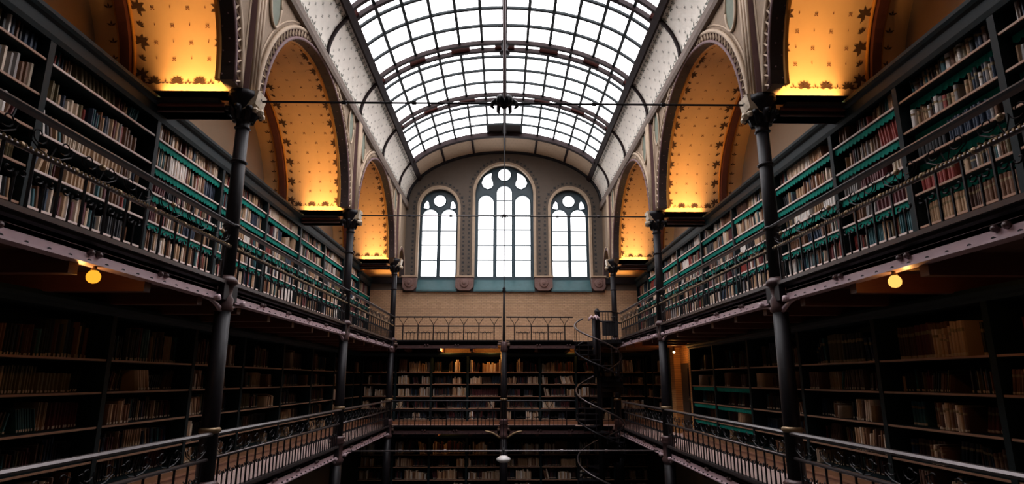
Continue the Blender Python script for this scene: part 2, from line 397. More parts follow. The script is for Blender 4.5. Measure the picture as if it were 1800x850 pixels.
    # solid springing over each tie beam between neighbouring vaults, and roof over the bays
    for cz in COLZ:
        struct('trim_3', MB().prism([(cz - .032, SPR - .052), (cz + .032, SPR - .052), (cz + .032, SPR + .04), (cz - .032, SPR + .04)], fx, 1.06, 1.56), M['ochre'])
    struct('ceiling', MB().box(*sorted((s * 1.045, s * 1.62)), NEAR, FAR, VS, VS + .03), M['outer'])

# vault: coves, skylight ---------------------------------------------
def vt(t): return (math.cos(t), VS + VB * math.sin(t))
T1 = math.acos(SKX)
N = 400; tab = [(0.0, pi / 2)]
for i in range(N):
    t0 = pi / 2 - (pi / 2 - T1) * i / N; t1 = pi / 2 - (pi / 2 - T1) * (i + 1) / N
    a, b = vt(t0), vt(t1); tab.append((tab[-1][0] + math.hypot(a[0] - b[0], a[1] - b[1]), t1))
def tl(l): return min(tab, key=lambda q: abs(q[0] - abs(l)))[1]
HALF = tab[-1][0]; TH = [tl(HALF * i / 6) for i in range(7)]
TH = [pi - t for t in TH[::-1]] + TH[1:]                       # 13 lines, left to right
def vp(t, y, off=0.0):
    nx, nz = math.cos(t) / 1.0, math.sin(t) / VB; q = math.hypot(nx, nz)
    x, z = vt(t); return (x - off * nx / q, y, z - off * nz / q)
RIBS = [4.86 - .7065 * k for k in range(0, 9)]; SK0, SK1 = RIBS[5], 4.86  # glazing stops short out of view, shaped to dim the near bookcases
cove = MB()
for s in (-1, 1):
    ts = [T1 * i / 8 for i in range(9)]; ts = ts if s == 1 else [pi - t for t in ts]
    cove.strip([vp(t, NEAR) for t in ts], [vp(t, FAR) for t in ts]); cove.strip([vp(t, NEAR, -.02) for t in ts], [vp(t, FAR, -.02) for t in ts])
ts = [T1 + (pi - 2 * T1) * i / 40 for i in range(41)]
fp_ = MB(); fp_.strip([vp(t, SK1) for t in ts], [vp(t, FAR) for t in ts]); fp_.strip([vp(t, SK1, -.02) for t in ts], [vp(t, FAR, -.02) for t in ts])
cove.strip([vp(t, NEAR) for t in ts], [vp(t, SK0 + .04) for t in ts]); cove.strip([vp(t, NEAR, -.02) for t in ts], [vp(t, SK0 + .04, -.02) for t in ts])  # closed ceiling added unseen in place of near glazing, to cut its light
cl = struct('ceiling', cove, M['cove'], True)
obj('far_panel', fp_, M['panel'], cl, True)
pd = MB()
def vmark(t, y, r, k):
    for j in range(k):
        a = 2 * pi * j / k + .4; dt = 1.0 / math.hypot(math.sin(t), VB * math.cos(t))
        P = lambda u, v: vp(t + v * dt, y + u, .002)
        c, sn = math.cos(a), math.sin(a)
        pd.add([P(u * c - v * sn, u * sn + v * c) for u, v in ((0, 0), (r * .5, r * .2), (r, 0), (r * .5, -r * .2))], [(0, 1, 2, 3)])
for s in (-1, 1):
    y = NEAR; i = 0
    while y < FAR - .03:
        y += .05; i += 1
        F = (lambda f: T1 * f if s == 1 else pi - T1 * f)
        vmark(F(.12), y, .034 if i % 2 else .018, 4); vmark(F(.86), y, .024 if i % 2 else .018, 5)
        for j, f in enumerate((.3, .45, .6, .75)):
            if (i + j) % 2: vmark(F(f), y, .011, 4)
for j in range(60):
    for y in (4.93, 5.0, 5.07, 5.14, 5.21): vmark(T1 + (pi - 2 * T1) * (j + .5 * (int(y * 100) // 7 % 2)) / 60, y, .006, 4)
obj('painted_leaves', pd, M['covedot'], cl, kind='stuff')
for y in RIBS + [FAR - .015]:
    if y < NEAR: continue
    for s in (-1, 1):
        tt = [T1 * i / 8 for i in range(9)]; tt = tt if s == 1 else [pi - t for t in tt]
        obj('cove_rib', MB().tube([vp(t, y, .004) for t in tt], .014 if y < 5 else .02, 6), M['bar_brown'] if y < 5 else M['iron'], cl, True)
tt = [T1 + (pi - 2 * T1) * i / 40 for i in range(41)]
obj('cove_rib', MB().tube([vp(t, FAR - .015, .004) for t in tt], .02, 6), M['iron'], cl, True)
for t in TH[0::2]:
    obj('panel_rib', MB().tube([vp(t, SK1, .003), vp(t, FAR, .003)], .012, 6), M['bar_brown'], cl)

sky = link('window_4', None, None, (0, 0, 0)); sky['kind'] = 'structure'
rows = []      # (y0, y1, kind)
for k in range(8, -1, -1):
    pass
yl = []
cuts = []
for k in range(1, 9):
    y = RIBS[k]; nxt = RIBS[k - 1]
    cuts.append((y - .043, y + .043, 'slit'))
    e0 = y + .043; e1 = nxt - .043 if k > 1 else nxt - .02
    q = [0, .15, .43, .71, 1]
    for a, b in zip(q[:-1], q[1:]): cuts.append((e0 + (e1 - e0) * a, e0 + (e1 - e0) * b, 'row'))
rest = MB(); seen = lambda y1: y1 > 2.45
barmb = {}
for y0, y1, kd in cuts:
    if y1 < SK0 + .05: continue
    for c in range(12):
        ta, tb = TH[c], TH[c + 1]
        if kd == 'row' and y1 > 4.78 and c in (5, 6):
            obj('hatch_panel', MB().add([vp(ta, y0), vp(tb, y0), vp(tb, y1), vp(ta, y1), vp(ta, y0, -.01), vp(tb, y0, -.01), vp(tb, y1, -.01), vp(ta, y1, -.01)], [(0, 1, 2, 3), (4, 5, 6, 7), (0, 1, 5, 4), (2, 3, 7, 6)]), M['hatch'], sky); continue
        tm = (ta + tb) / 2
        vs_ = [vp(t, y, o) for o in (-.004, -.009) for y in (y0 + .002, y1 - .002) for t in (ta + .001, tm, tb - .001)]
        fs_ = [(0, 1, 4, 3), (1, 2, 5, 4), (6, 7, 10, 9), (7, 8, 11, 10), (0, 3, 9, 6), (2, 5, 11, 8)]
        if seen(y1): obj('pane', MB().add(vs_, fs_), M['pane'], sky)
        else: rest.add(vs_, fs_)
obj('near_panes', rest, M['pane'], sky, kind='stuff')
tt = [T1 + (pi - 2 * T1) * i / 48 for i in range(49)]
def bandmesh(y0, y1, o0, o1, ts=tt):
    mb = MB(); q = [(y0, o0), (y1, o0), (y1, o1), (y0, o1)]
    for (ya, oa), (yb, ob) in zip(q, q[1:] + q[:1]): mb.strip([vp(t, ya, oa) for t in ts], [vp(t, yb, ob) for t in ts])
    return mb
for y0, y1, kd in cuts:
    if y1 < SK0 + .05: continue
    if kd == 'slit':
        for yy in (y0, y1): obj('arched_rib', bandmesh(yy - .0115, yy + .0115, -.01, .024), M['bar_brown'], sky)
        for c in range(0, 13, 2):
            lo, hi = max(T1, TH[c] - .07), min(pi - T1, TH[c] + .07)
            obj('spacer_block', bandmesh(y0, y1, -.006, .012, [lo + (hi - lo) * i / 4 for i in range(5)]), M['block'], sky)
    elif abs(y1 - (SK1 - .02)) > .001:
        obj('cross_bar', bandmesh(y1 - .009, y1 + .009, -.008, .010), M['bar'], sky)
obj('arched_rib', bandmesh(SK1 - .03, SK1 + .012, -.01, .04), M['bar_brown'], sky)
for i, t in enumerate(TH):
    big = i in (0, 12); r = .022 if big else (.016 if i == 6 else .0095)
    dt = r / math.hypot(math.sin(t), VB * math.cos(t)); mb = MB()
    q = [(t - dt, -.006), (t + dt, -.006), (t + dt, .028 if big or i == 6 else .009), (t - dt, .028 if big or i == 6 else .009)]
    mb.prism(q, lambda a, b, d: vp(a, d, b), SK0, FAR if big else SK1)
    obj('edge_beam' if big else ('ridge_bar' if i == 6 else 'glazing_bar'), mb, M['bar_brown'] if big or i == 6 else M['bar'], sky)

# ------------------------------------------------------------------ gallery floors with joists
def deck(s, top, name='floor'):
    x0, x1 = sorted((s * 1.0, s * 1.56))
    d = struct(name, MB().box(x0, x1, NEAR, FAR, top - .02, top), M['floor'])
    obj('ceiling_board', MB().box(x0, x1, NEAR, FAR, top - .032, top - .0205), M['soft'], d)
    jm = cached(('joist',), lambda: MB().box(0, .54, -.014, .014, -.055, 0).mesh('joist', M['joist']))
    y = .18
    while y < 4.8:
        j = link('joist', jm, d, (s * 1.012 if s == 1 else -1.552, y, top - .032)); y += .27
    return d
for s, nm in SIDES:
    deck(s, UP); deck(s, MID)
for top in (UP, MID):
    d = struct('floor', MB().box(-1.0, 1.0, 4.86, FAR, top - .02, top), M['floor'])
    obj('ceiling_board', MB().box(-1.0, 1.0, 4.86, FAR, top - .032, top - .0205), M['soft'], d)
    jm = cached(('joistf',), lambda: MB().box(-.014, .014, 0, .40, -.05, 0).mesh('joist', M['joist']))
    for k in range(7): link('joist', jm, d, (-.87 + k * .29, 4.875, top - .032))

# ------------------------------------------------------------------ girders
ORD = ['first', 'second', 'third', 'fourth', 'fifth', 'sixth', 'seventh', 'eighth', 'ninth', 'tenth', 'eleventh', 'twelfth', 'thirteenth', 'fourteenth', 'fifteenth', 'sixteenth', 'seventeenth', 'eighteenth', 'nineteenth', 'twentieth']
def girder(origin, rot, L, sg, label, group, gm='girder'):
    """local: runs along +y, room face towards -x*sg"""
    g = thing('girder', label, 'girder', origin, rot, group)
    X = lambda a: sg * a
    b = lambda a0, a1, y0, y1, z0, z1: MB().box(min(X(a0), X(a1)), max(X(a0), X(a1)), y0, y1, z0, z1)
    obj('web', b(0, .01, .055, L - .055, -.053, -.008), M[gm], g)
    obj('bottom_flange', b(-.016, .02, .05, L - .05, -.059, -.053), M[gm], g)
    obj('edge_moulding', MB().prism([(X(-.001), -.009), (X(-.008), -.004), (X(-.010), .003), (X(.03), .003), (X(.03), -.009)], lambda a, c, d: (a, d, c), .05, L - .05), M['iron'], g)
    rv = MB(); n = int(L / .06)
    for k in range(n): rv.lathe((X(-.009), .07 + k * (L - .14) / max(1, n - 1), -.053), [(.0055, 0), (.004, .004), (.0008, .006)], 6)
    obj('rivets', rv, M['iron'], g, kind='stuff')
    bo = cached(('boss',), lambda: MB().lathe((0, 0, 0), [(.009, 0), (.009, .004), (.006, .009), (.001, .011)], 8).mesh('boss', M['iron_brown']))
    y = .31
    while y < L - .15 and L > .6:
        for dy in (-.013, .013): link('boss', bo, g, (X(0), y + dy, -.03), (0, -sg * pi / 2, 0))
        y += .27
    return g
BN = ['nearest the camera', 'before the near column', 'between near and middle columns', 'between middle and far columns']
for s, nm in SIDES:
    for top, ln in ((UP, 'upper'), (MID, 'lower')):
        for i, (a, b) in enumerate(BAYS):
            if i == 0: continue
            girder((s * 1.0, a, top), 0, b - a, s, 'riveted mauve iron girder of the %s %s gallery, %s' % (nm, ln, BN[i]), 'gallery girders')
for top, ln in ((UP, 'upper'), (MID, 'lower')):
    for x0, sd in ((-1, 'left'), (0, 'right')):
        girder((x0, 4.86, top), -pi / 2, 1.0, -1, 'brown iron girder of the far %s gallery, %s half' % (ln, sd), 'gallery girders', 'iron_brown')

# ------------------------------------------------------------------ columns
def column(x, y, s, label, r=.026, full=True):
    c = thing('iron_column', label, 'column', (x, y, GR), 0, 'iron columns')
    z = lambda v: v - GR
    sh = lambda a, b, r0, r1: MB().lathe((0, 0, 0), [(r0, z(a)), (r1, z(b))], 12)
    obj('base', MB().lathe((0, 0, 0), [(.06, 0), (.06, .04), (.045, .06), (.05, .08), (.036, .1)], 12), M['iron'], c, True)
    obj('shaft', sh(GR + .1, MID - .06, .036, .033), M['iron'], c, True)
    obj('shaft', sh(MID + .0, UP - .07, .030, .026), M['iron'], c, True)
    obj('collar', MB().lathe((0, 0, 0), [(.033, z(MID - .10)), (.045, z(MID - .07)), (.034, z(MID - .055)), (.036, z(MID + .02)), (.046, z(MID + .03)), (.036, z(MID + .042)), (.047, z(MID + .054)), (.034, z(MID + .068))], 12), M['iron_brown'], c, True)
    obj('collar', MB().lathe((0, 0, 0), [(.027, z(MID + .22)), (.035, z(MID + .226)), (.035, z(MID + .236)), (.027, z(MID + .242))], 12), M['brass'], c, True)
    if not full:
        obj('collar', MB().lathe((0, 0, 0), [(.026, z(UP - .09)), (.036, z(UP - .07)), (.03, z(UP - .035)), (.03, z(UP))], 12), M['iron_brown'], c, True)
        obj('lamp_post', MB().lathe((0, 0, 0), [(.014, z(UP)), (.012, z(UP + .1)), (.009, z(.77))], 8), M['iron'], c, True)
        obj('finial', MB().lathe((0, 0, 0), [(.009, z(.77)), (.018, z(.785)), (.012, z(.80)), (.016, z(.81)), (.004, z(.83))], 8), M['iron'], c, True)
        for sg in (-1, 1):
            obj('bracket', MB().tube([(sg * (.03 + .13 * t), -.035, z(MID - .035 - .055 * (1 - t) ** 2)) for t in [i / 8 for i in range(9)]], .009, 6), M['brass'], c, True)
        return c
    obj('shaft', sh(UP, 1.0, r, r * .88), M['iron'], c, True)
    obj('collar', MB().lathe((0, 0, 0), [(.024, z(UP - .095)), (.034, z(UP - .088)), (.03, z(UP - .07)), (.033, z(UP - .05)), (.024, z(UP - .035)), (.028, z(UP + .0)), (.04, z(UP + .008)), (.04, z(UP + .02)), (r, z(UP + .035))], 12), M['iron_brown'], c, True)
    for zz in (UP + .22, .80):
        obj('collar', MB().lathe((0, 0, 0), [(r * .95, z(zz - .008)), (r + .006, z(zz)), (r * .95, z(zz + .008))], 12), M['iron'], c, True)
    for sg in (-1, 1):       # curved feet that carry the girders
        for top in (UP, MID):
            obj('bracket', MB().tube([(-s * .002, sg * (.02 + .10 * t), z(top - .06 - .03 * (1 - t) ** 2)) for t in [i / 6 for i in range(7)]], [.009 - .004 * i / 6 for i in range(7)], 6), M['girder'], c, True)
            obj('scroll', MB().lathe((0, 0, 0), [(.011, 0), (.011, .012), (.005, .016)], 10), M['girder'], c, loc=(-s * .018, sg * .09, z(top - .055))).rotation_euler = (0, -s * pi / 2, 0)
    for top in (UP, MID): obj('junction_block', MB().box(-.022, .022, -.048, .048, z(top - .055), z(top + .002)), M['iron'], c)
    # capital with leaves and scrolls
    obj('capital', MB().lathe((0, 0, 0), [(.022, z(.93)), (.03, z(.937)), (.024, z(.945)), (.024, z(.96)), (.034, z(.975)), (.036, z(1.0)), (.052, z(1.04)), (.062, z(1.055)), (.062, z(SPR)), (.05, z(SPR))], 12), M['iron'], c, True)
    lf = MB()
    for k in range(8):
        a = 2 * pi * k / 8
        lf.tube([(math.cos(a) * q, math.sin(a) * q, z(h)) for q, h in ((.03, .965), (.036, .99), (.05, 1.01), (.06, 1.005), (.062, .992))], [.010, .012, .012, .010, .006], 5)
    obj('capital_leaves', lf, M['iron'], c, True)
    im = MB(); im.prism([(.0, .995), (.055, 1.025), (.065, SPR + .005), (0, SPR + .005)], lambda a, b, d: (-s * a, d, z(b)), -.035, .035)
    im.ball((-s * .06, 0, z(1.005)), .016, 8); im.ball((-s * .055, -.03, z(1.0)), .012, 8); im.ball((-s * .055, .03, z(1.0)), .012, 8)
    obj('impost_block', im, M['gilt'], c)
    return c
CN = {1: 'outside the frame by the camera', 2: 'nearest of its row', 3: 'middle of its row', 4: 'last before the far wall'}
for s, nm in SIDES:
    for i in (2, 3, 4):
        column(s * 1.0, COLZ[i], s, 'dark cast-iron column with gilded capital, %s side, %s' % (nm, CN[i]))
column(0, 4.86, 1, 'dark iron column in the middle of the far gallery, thin post on top', .02, False)

# ------------------------------------------------------------------ tie beams with uplights
def area(name, loc, sx, sy, watts, col, rot, spread=170):
    l = bpy.data.lights.new(name, 'AREA'); l.shape = 'RECTANGLE'; l.size = sx * S; l.size_y = sy * S; l.energy = watts; l.color = col; l.spread = math.radians(spread)
    o = bpy.data.objects.new(name, l); C.objects.link(o); o.location = (loc[0] * S, loc[1] * S, (loc[2] + ZG) * S); o.rotation_euler = rot; return o
for s, nm in SIDES:
    for i in (2, 3, 4):
        cz = COLZ[i]
        b = thing('tie_beam', 'dark timber tie beam with red top edge under the vault, %s side, %s' % (nm, CN[i]), 'beam', (s * 1.06, cz, .990), 0, 'tie beams')
        L = .48
        x = lambda a: s * a
        bx = lambda a0, a1, y0, y1, z0, z1: MB().box(min(x(a0), x(a1)), max(x(a0), x(a1)), y0, y1, z0, z1)
        obj('timber', bx(0, L, -.028, .028, 0, .022), M['iron'], b)
        obj('top_moulding', bx(0, L, -.040, .040, .022, .034), M['rib_red'], b)
        obj('bottom_strip', bx(0, L, -.033, .033, .0, .006), M['iron_brown'], b)
        for sg in (-1, 1):
            obj('uplight', bx(.01, .40, sg * .052 - .014, sg * .052 + .014, .030, .040), M['iron'], b)
            k = 1.0
            area('uplight_lamp', (s * 1.215, cz + sg * .052, 1.031), .31, .024, UPLIGHT * k * (1 if i > 1 else .9), (1, .52, .18), (pi, 0, 0), 90)
    area('uplight_lamp', (s * 1.17, 5.235, .99), .2, .012, 3, (1, .5, .13), (pi, 0, 0), 120)

# ------------------------------------------------------------------ tie rods and hangers
def rod(y, z, label):
    r = thing('tie_rod', label, 'rod', (0, y, z), 0, 'iron tie rods')
    obj('bar', MB().tube([(-.935, 0, 0), (.935, 0, 0)], .0045, 6), M['iron'] if z > 0 else M['rail'], r)
    for x in (-.62, -.35, .35, .62): obj('coupling', MB().tube([(x - .008, 0, 0), (x + .008, 0, 0)], .008, 6), M['iron'] if z > 0 else M['rail'], r)
    hb = MB(); hb.lathe((0, 0, 0), [(.008, -.02), (.02, -.008), (.02, .008), (.008, .02)], 8)
    obj('hub', hb, M['iron'], r, True)
    if z > 0:
        for k in range(6):
            a = 2 * pi * k / 6
            obj('hub_leaf', MB().tube([(math.cos(a) * q, math.sin(a) * q, h) for q, h in ((.012, .0), (.03, .016), (.044, .006), (.048, -.014), (.038, -.022))], [.009, .011, .009, .007, .003], 5), M['iron'], r, True)
    for ch in r.children:
        if ch.name.startswith('hub') and y > 3: ch.scale = (.45, .45, .45)
    return r
for y, z, lb in ((1.93, 1.05, 'thin iron tie rod across the nave at the near columns'), (3.41, 1.05, 'thin iron tie rod across the nave in front of the windows'),
                 (3.41, -.42, 'pale thin tie rod low across the nave at gallery floor level')): rod(y, z, lb)
h = thing('hanger_rod', 'iron hanger from skylight ridge down to the near tie rod', 'rod', (0, 1.93, 1.05)); obj('rod', MB().tube([(0, 0, .02), (0, 0, 1.27)], .006, 6), M['iron_brown'], h); obj('ridge_boss', MB().lathe((0, 0, 1.25), [(.006, -.03), (.025, -.01), (.03, .02)], 8), M['iron'], h)
h = thing('hanger_rod', 'long thin hanger from skylight ridge past the window to the low rod', 'rod', (0, 3.41, -.42))
obj('rod', MB().tube([(0, 0, .02), (0, 0, 2.74)], .003, 6), M['iron'], h); obj('ridge_boss', MB().lathe((0, 0, 2.68), [(.004, -.05), (.02, -.03), (.04, -.02), (.02, .01), (.03, .05)], 8), M['iron'], h)
pl = thing('pendant_lamp', 'small white glass pendant lamp under the low tie rod', 'lamp', (0, 3.41, -.47))
obj('shade', MB().lathe((0, 0, 0), [(.004, .025), (.02, .022), (.042, .008), (.044, -.004), (.03, -.014), (.004, -.018)], 12), M['shade'], pl, True)
obj('stem', MB().tube([(0, 0, .02), (0, 0, .05)], .004, 6), M['iron'], pl)

# ------------------------------------------------------------------ railings
def spiral(cx, cz, r, turns, a0, sg=1, n=14): return [(0, cx + sg * r * (1 - .75 * i / n) * math.cos(a0 + turns * 2 * pi * i / n), cz + r * (1 - .75 * i / n) * math.sin(a0 + turns * 2 * pi * i / n)) for i in range(n + 1)]
def tall(): return MB().tube([(0, 0, .008), (0, 0, .136)], .0036, 5).mesh('baluster', M['iron'])
def curled():
    mb = MB(); mb.tube([(0, 0, .008), (0, 0, .082)], .0026, 5)
    for sg in (-1, 1): mb.tube([(0, 0, .07), (0, sg * .006, .084)] + spiral(sg * .017, .086, .012, .75, pi, sg, 8), .0024, 4)
    return mb.mesh('curled_baluster', M['iron'])
def scroll():
    mb = MB()
    for sg in (-1, 1):
        mb.tube([(0, 0, .14), (0, sg * .012, .17)] + spiral(sg * .034, .180, .022, 1.0, pi, sg, 12), .0017, 4)
        mb.tube([(0, sg * .004, .145), (0, sg * .03, .15), (0, sg * .055, .165), (0, sg * .06, .18), (0, sg * .05, .183)], .0018, 4)
    return mb.mesh('scrollwork', M['iron'])
def rosette(): return MB().lathe((0, 0, 0), [(.007, -.004), (.0085, 0), (.006, .004), (.002, .006)], 8).mesh('rosette', M['brass'])
def fork():
    mb = MB()
    for sg in (-1, 1): mb.tube([(0, 0, .136), (0, sg * .008, .165), (0, sg * .033, .2), (0, sg * .037, .215)], .0026, 4)
    return mb.mesh('forked_bar', M['iron'])
def railing(origin, rot, L, sg, label, style, group='gallery railings'):
    g = thing('iron_railing', label, 'railing', origin, rot, group)
    obj('handrail', MB().prism([(-.010, .214), (-.012, .220), (-.007, .226), (.007, .226), (.012, .220), (.010, .214)], lambda a, b, d: (a, d, b), 0, L), M['rail'] if style == 'lower' else M['iron'], g)
    obj('mid_rail', MB().tube([(0, 0, .138), (0, L, .138)], .006, 6), M['rail'] if style != 'far' else M['iron'], g, True)
    obj('bottom_rail', MB().box(-.008, .008, 0, L, .003, .015), M['rail'] if style != 'far' else M['iron'], g)
    tm, cm, sm, rm, fm = cached('tall', tall), cached('curled', curled), cached('scroll', scroll), cached('rosette', rosette), cached('fork', fork)
    n = round(L / (.072 if style != 'far' else .137)); st = L / n
    for k in range(n):
        y = st * (k + .5)
        link('baluster', tm, g, (0, y, 0), (0, 0, 0), (1.5, 1.5, 1) if style == 'far' else None)
        for q in ((.5,) if style != 'far' else (.25, .5, .75)):
            if k < n - 1: link('curled_baluster', cm, g, (0, y + st * q, 0))
        if style == 'far': link('forked_bar', fm, g, (0, y, 0))
    if style != 'far':
        m = round(L / .148)
        for k in range(m):
            y = L * (k + .5) / m
            link('scrollwork', sm, g, (0, y, 0))
            if style == 'upper' and k % 2: link('rosette', rm, g, (-sg * .006, y, .178), (0, -sg * pi / 2, 0))
    if style == 'upper':
        bd = MB(); q = int(L / .0125)
        for k in range(q): bd.ball((-sg * .004, L * (k + .5) / q, .141), .0048, 5, 0, 3)
        obj('bead_moulding', bd, M['brass'], g, kind='stuff')
        for k in range(round(L / .148) + 1):
            obj('rail_knob', MB().ball((0, max(.02, min(L - .02, L * k / round(L / .148))), .14), .0085, 8), M['brass'], g, True)
    return g
for s, nm in SIDES:
    for top, ln in ((UP, 'upper'), (MID, 'lower')):
        for i, (a, b) in enumerate(BAYS):
            if i == 0: continue
            if s == 1 and i == 3: b -= .28       # the stair opening
            railing((s * .988, a + .02, top), 0, b - a - .04, s, 'iron railing with curled balusters, %s %s gallery, %s' % (nm, ln, BN[i]), ln)
for top, ln in ((UP, 'upper'), (MID, 'lower')):
    railing((-.97, 4.85, top), -pi / 2, .95, 1, 'dark iron railing of the far %s gallery, left of the middle post' % ln, 'far')
    railing((.02, 4.85, top), -pi / 2, .60, 1, 'dark iron railing of the far %s gallery, right of the middle post' % ln, 'far')

# ------------------------------------------------------------------ spiral staircase
SX, SY, SR = .80, 4.62, .20
st = thing('spiral_staircase', 'black iron spiral staircase in the far right corner of the nave', 'staircase', (SX, SY, GR))
Z = lambda v: v - GR
obj('centre_pole', MB().lathe((0, 0, 0), [(.024, 0), (.02, Z(.55)), (.024, Z(.56)), (.024, Z(.58)), (.006, Z(.60))], 10), M['iron'], st, True)
stepm = MB(); a = 2 * pi / 12.5
stepm.prism([(.015, -.008), (SR, -.012)] + [(SR * math.cos(a * 1.08 * k / 3), SR * math.sin(a * 1.08 * k / 3)) for k in (1, 2, 3)] + [(.012, .015)], lambda p, q, d: (p, q, d), -.005, .003)
stepm.box(.02, SR - .004, -.004, 0, -.042, -.004)
stepm = stepm.mesh('step', M['iron'])
bal = MB().tube([(SR - .006, .012, 0), (SR - .006, .012, .2)], .003, 5).mesh('baluster', M['iron'])
RISE = .0435; NS = 33; TOPANG = 2.05
def sang(k): return TOPANG + (NS - k) * a * 1.0        # going down = turning anticlockwise seen from above
for k in range(NS):
    z = Z(UP) - RISE * (NS - k)
    if z < .02: continue
    link('step', stepm, st, (0, 0, z), (0, 0, sang(k))); link('baluster', bal, st, (0, 0, z), (0, 0, sang(k)))
hp = []
for j in range(4 * NS + 1):
    k = NS - j / 4; z = Z(UP) - RISE * (NS - k) + .2
    if z < .2: break
    g = sang(k) + .05; hp.append(((SR - .006) * math.cos(g), (SR - .006) * math.sin(g), z))
obj('handrail', MB().tube(hp, .0075, 6), M['rail'], st, True)
obj('outer_string', MB().tube([(x, y, z - .205) for x, y, z in hp], .008, 5), M['iron'], st, True)
obj('landing', MB().prism([(-.02, 0), (SR + .0, -.05), (SR + .0, .25), (-.06, .25)], lambda p, q, d: (p, q, d), Z(UP) - .03, Z(UP)), M['iron'], st)
lr = MB()
for zz in (.136, .22): lr.tube([(-.005, -.02, Z(UP) + zz + .02), (.10, -.10, Z(UP) + zz + .01), (SR - .01, -.05, Z(UP) + zz)], .006, 6)
for q in range(9): lr.tube([(-.005 + .021 * q, -.02 - (.08 * q / 5 if q < 5 else .08 - .05 * (q - 5) / 4), Z(UP) - .02), (-.005 + .021 * q, -.02 - (.08 * q / 5 if q < 5 else .08 - .05 * (q - 5) / 4), Z(UP) + .23)], .003, 5)
obj('landing_rail', lr, M['iron'], st)
obj('landing_panel', MB().add([(.03, -.06, Z(UP) + .03), (.16, -.09, Z(UP) + .03), (.16, -.09, Z(UP) + .15), (.03, -.06, Z(UP) + .15), (.03, -.055, Z(UP) + .03), (.16, -.085, Z(UP) + .03), (.16, -.085, Z(UP) + .15), (.03, -.055, Z(UP) + .15)],
    [(0, 1, 2, 3), (4, 5, 6, 7), (0, 1, 5, 4), (2, 3, 7, 6), (1, 2, 6, 5), (0, 3, 7, 4)]), M['iron'], st)
nw = MB().tube([(-.03, -.03, Z(GR + .9)), (-.03, -.03, Z(.53))], .018, 8); nw = MB().tube([(-.035, -.04, Z(.02)), (-.035, -.04, Z(.50))], .018, 8)
obj('newel_post', nw, M['iron'], st, True)
nf = MB()
for q in range(5): nf.tube([(-.035, -.04, Z(.50)), (-.035 + .03 * math.cos(q * 1.256), -.04 + .03 * math.sin(q * 1.256), Z(.525)), (-.035 + .045 * math.cos(q * 1.256), -.04 + .045 * math.sin(q * 1.256), Z(.51)), (-.035 + .05 * math.cos(q * 1.256), -.04 + .05 * math.sin(q * 1.256), Z(.49))], [.01, .012, .01, .005], 5)
obj('newel_ornament', nf, M['girder'], st, True)

# ------------------------------------------------------------------ bookcases
OFF = [.043, .143, .25, .36, .465, .575]; CD = .15; XF = 1.32
def bc_parts(L, top, low, farcase, dark):
    """meshes in local coords: y along the case, x = 0 front, +x into the depth"""
    d = {}
    hgt = top
    for q, y in ((0, .005), (1, L - .005)): d['upright%d' % q] = MB().box(-.004, CD, y - .005, y + .005, 0, hgt).mesh('upright', M['case'])
    d['back'] = MB().box(CD - .008, CD, .01, L - .01, 0, hgt).mesh('back_panel', M['case'])
    d['board'] = MB().box(.003, CD - .008, .01, L - .01, -.008, 0).mesh('shelf_board', M['case'])
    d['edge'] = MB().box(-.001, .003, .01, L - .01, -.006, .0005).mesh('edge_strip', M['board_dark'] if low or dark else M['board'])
    n = max(4, round((L - .02) / .022)); w_ = (L - .02) / n; fl = MB(); up = []; dn = []
    for k in range(n * 6 + 1):
        y = .01 + w_ * k / 6; c = abs(math.sin(pi * k / 6)); up.append((.006, y, -.008)); dn.append((.006 + .003 * c, y, -.026 - .006 * c))
    fl.strip(up, dn); fl.strip([(x + .002, y, z) for x, y, z in up], [(x + .002, y, z) for x, y, z in dn]); fl.strip(dn, [(x + .002, y, z) for x, y, z in dn])
    d['flap'] = fl.mesh('scalloped_flap', M['flap'])
    d['cornice'] = MB().prism([(-.005, hgt - .06 if not low else hgt - .02), (-.010, hgt - .045 if not low else hgt - .012), (-.010, hgt - .012), (-.020, hgt - .006), (-.026, hgt + .004), (-.026, hgt + .016), (CD, hgt + .016), (CD, hgt - .02)], lambda p, q, e: (p, e, q), 0, L).mesh('cornice', M['case'])
    pl = MB().box(-.085, CD, 0, L, 0, .040) if low and not farcase else MB().box(-.005, CD, 0, L, 0, .03)
    d['plinth'] = pl.mesh('plinth', M['plinth'] if low else M['case'])
    if low and not farcase:
        d['ledge'] = MB().box(-.092, 0, 0, L, .040, .049).mesh('plinth_ledge', M['plinth'])
    return d
BOOKROWS = []     # dicts describing every row of every case
def bookcase(origin, rot, L, flip, top, low, label, group, desc, farcase=False, flaps=True, dark=False):
    """rot turns local +x (depth) to the right direction; flip mirrors along the length"""
    b = thing('bookcase', label, 'bookcase', origin, rot, group)
    d = cached(('bc', round(L, 3), top, low, farcase, dark), lambda: bc_parts(L, top, low, farcase, dark))
    link('upright', d['upright0'], b); link('upright', d['upright1'], b)
    for q in ('back', 'cornice', 'plinth'): link({'back': 'back_panel'}.get(q, q), d[q], b)
    if 'ledge' in d: link('plinth_ledge', d['ledge'], b)
    offs = [.058] + OFF[1:] if low and not farcase else OFF
    offs = [o for o in offs if o < top - .06]
    zs = list(offs) + [top - .012]
    for i, o in enumerate(offs):
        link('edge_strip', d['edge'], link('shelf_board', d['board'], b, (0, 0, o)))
        if i > 0 and flaps and not (low and i > 3) and not (flaps == 2 and i > 1): link('scalloped_flap', d['flap'], b, (.03 if dark else 0, 0, o))
    if flaps == 1 and not low: link('scalloped_flap', d['flap'], b, (.03 if dark else 0, 0, top - .012))
    for i, o in enumerate(offs):
        BOOKROWS.append(dict(o=origin, rot=rot, L=L, z=o, clear=zs[i + 1] - o - .008, row=len(offs) - i, rows=len(offs), flip=flip, desc=desc, low=low, far=farcase, cid=len(BOOKROWS)))
    return b
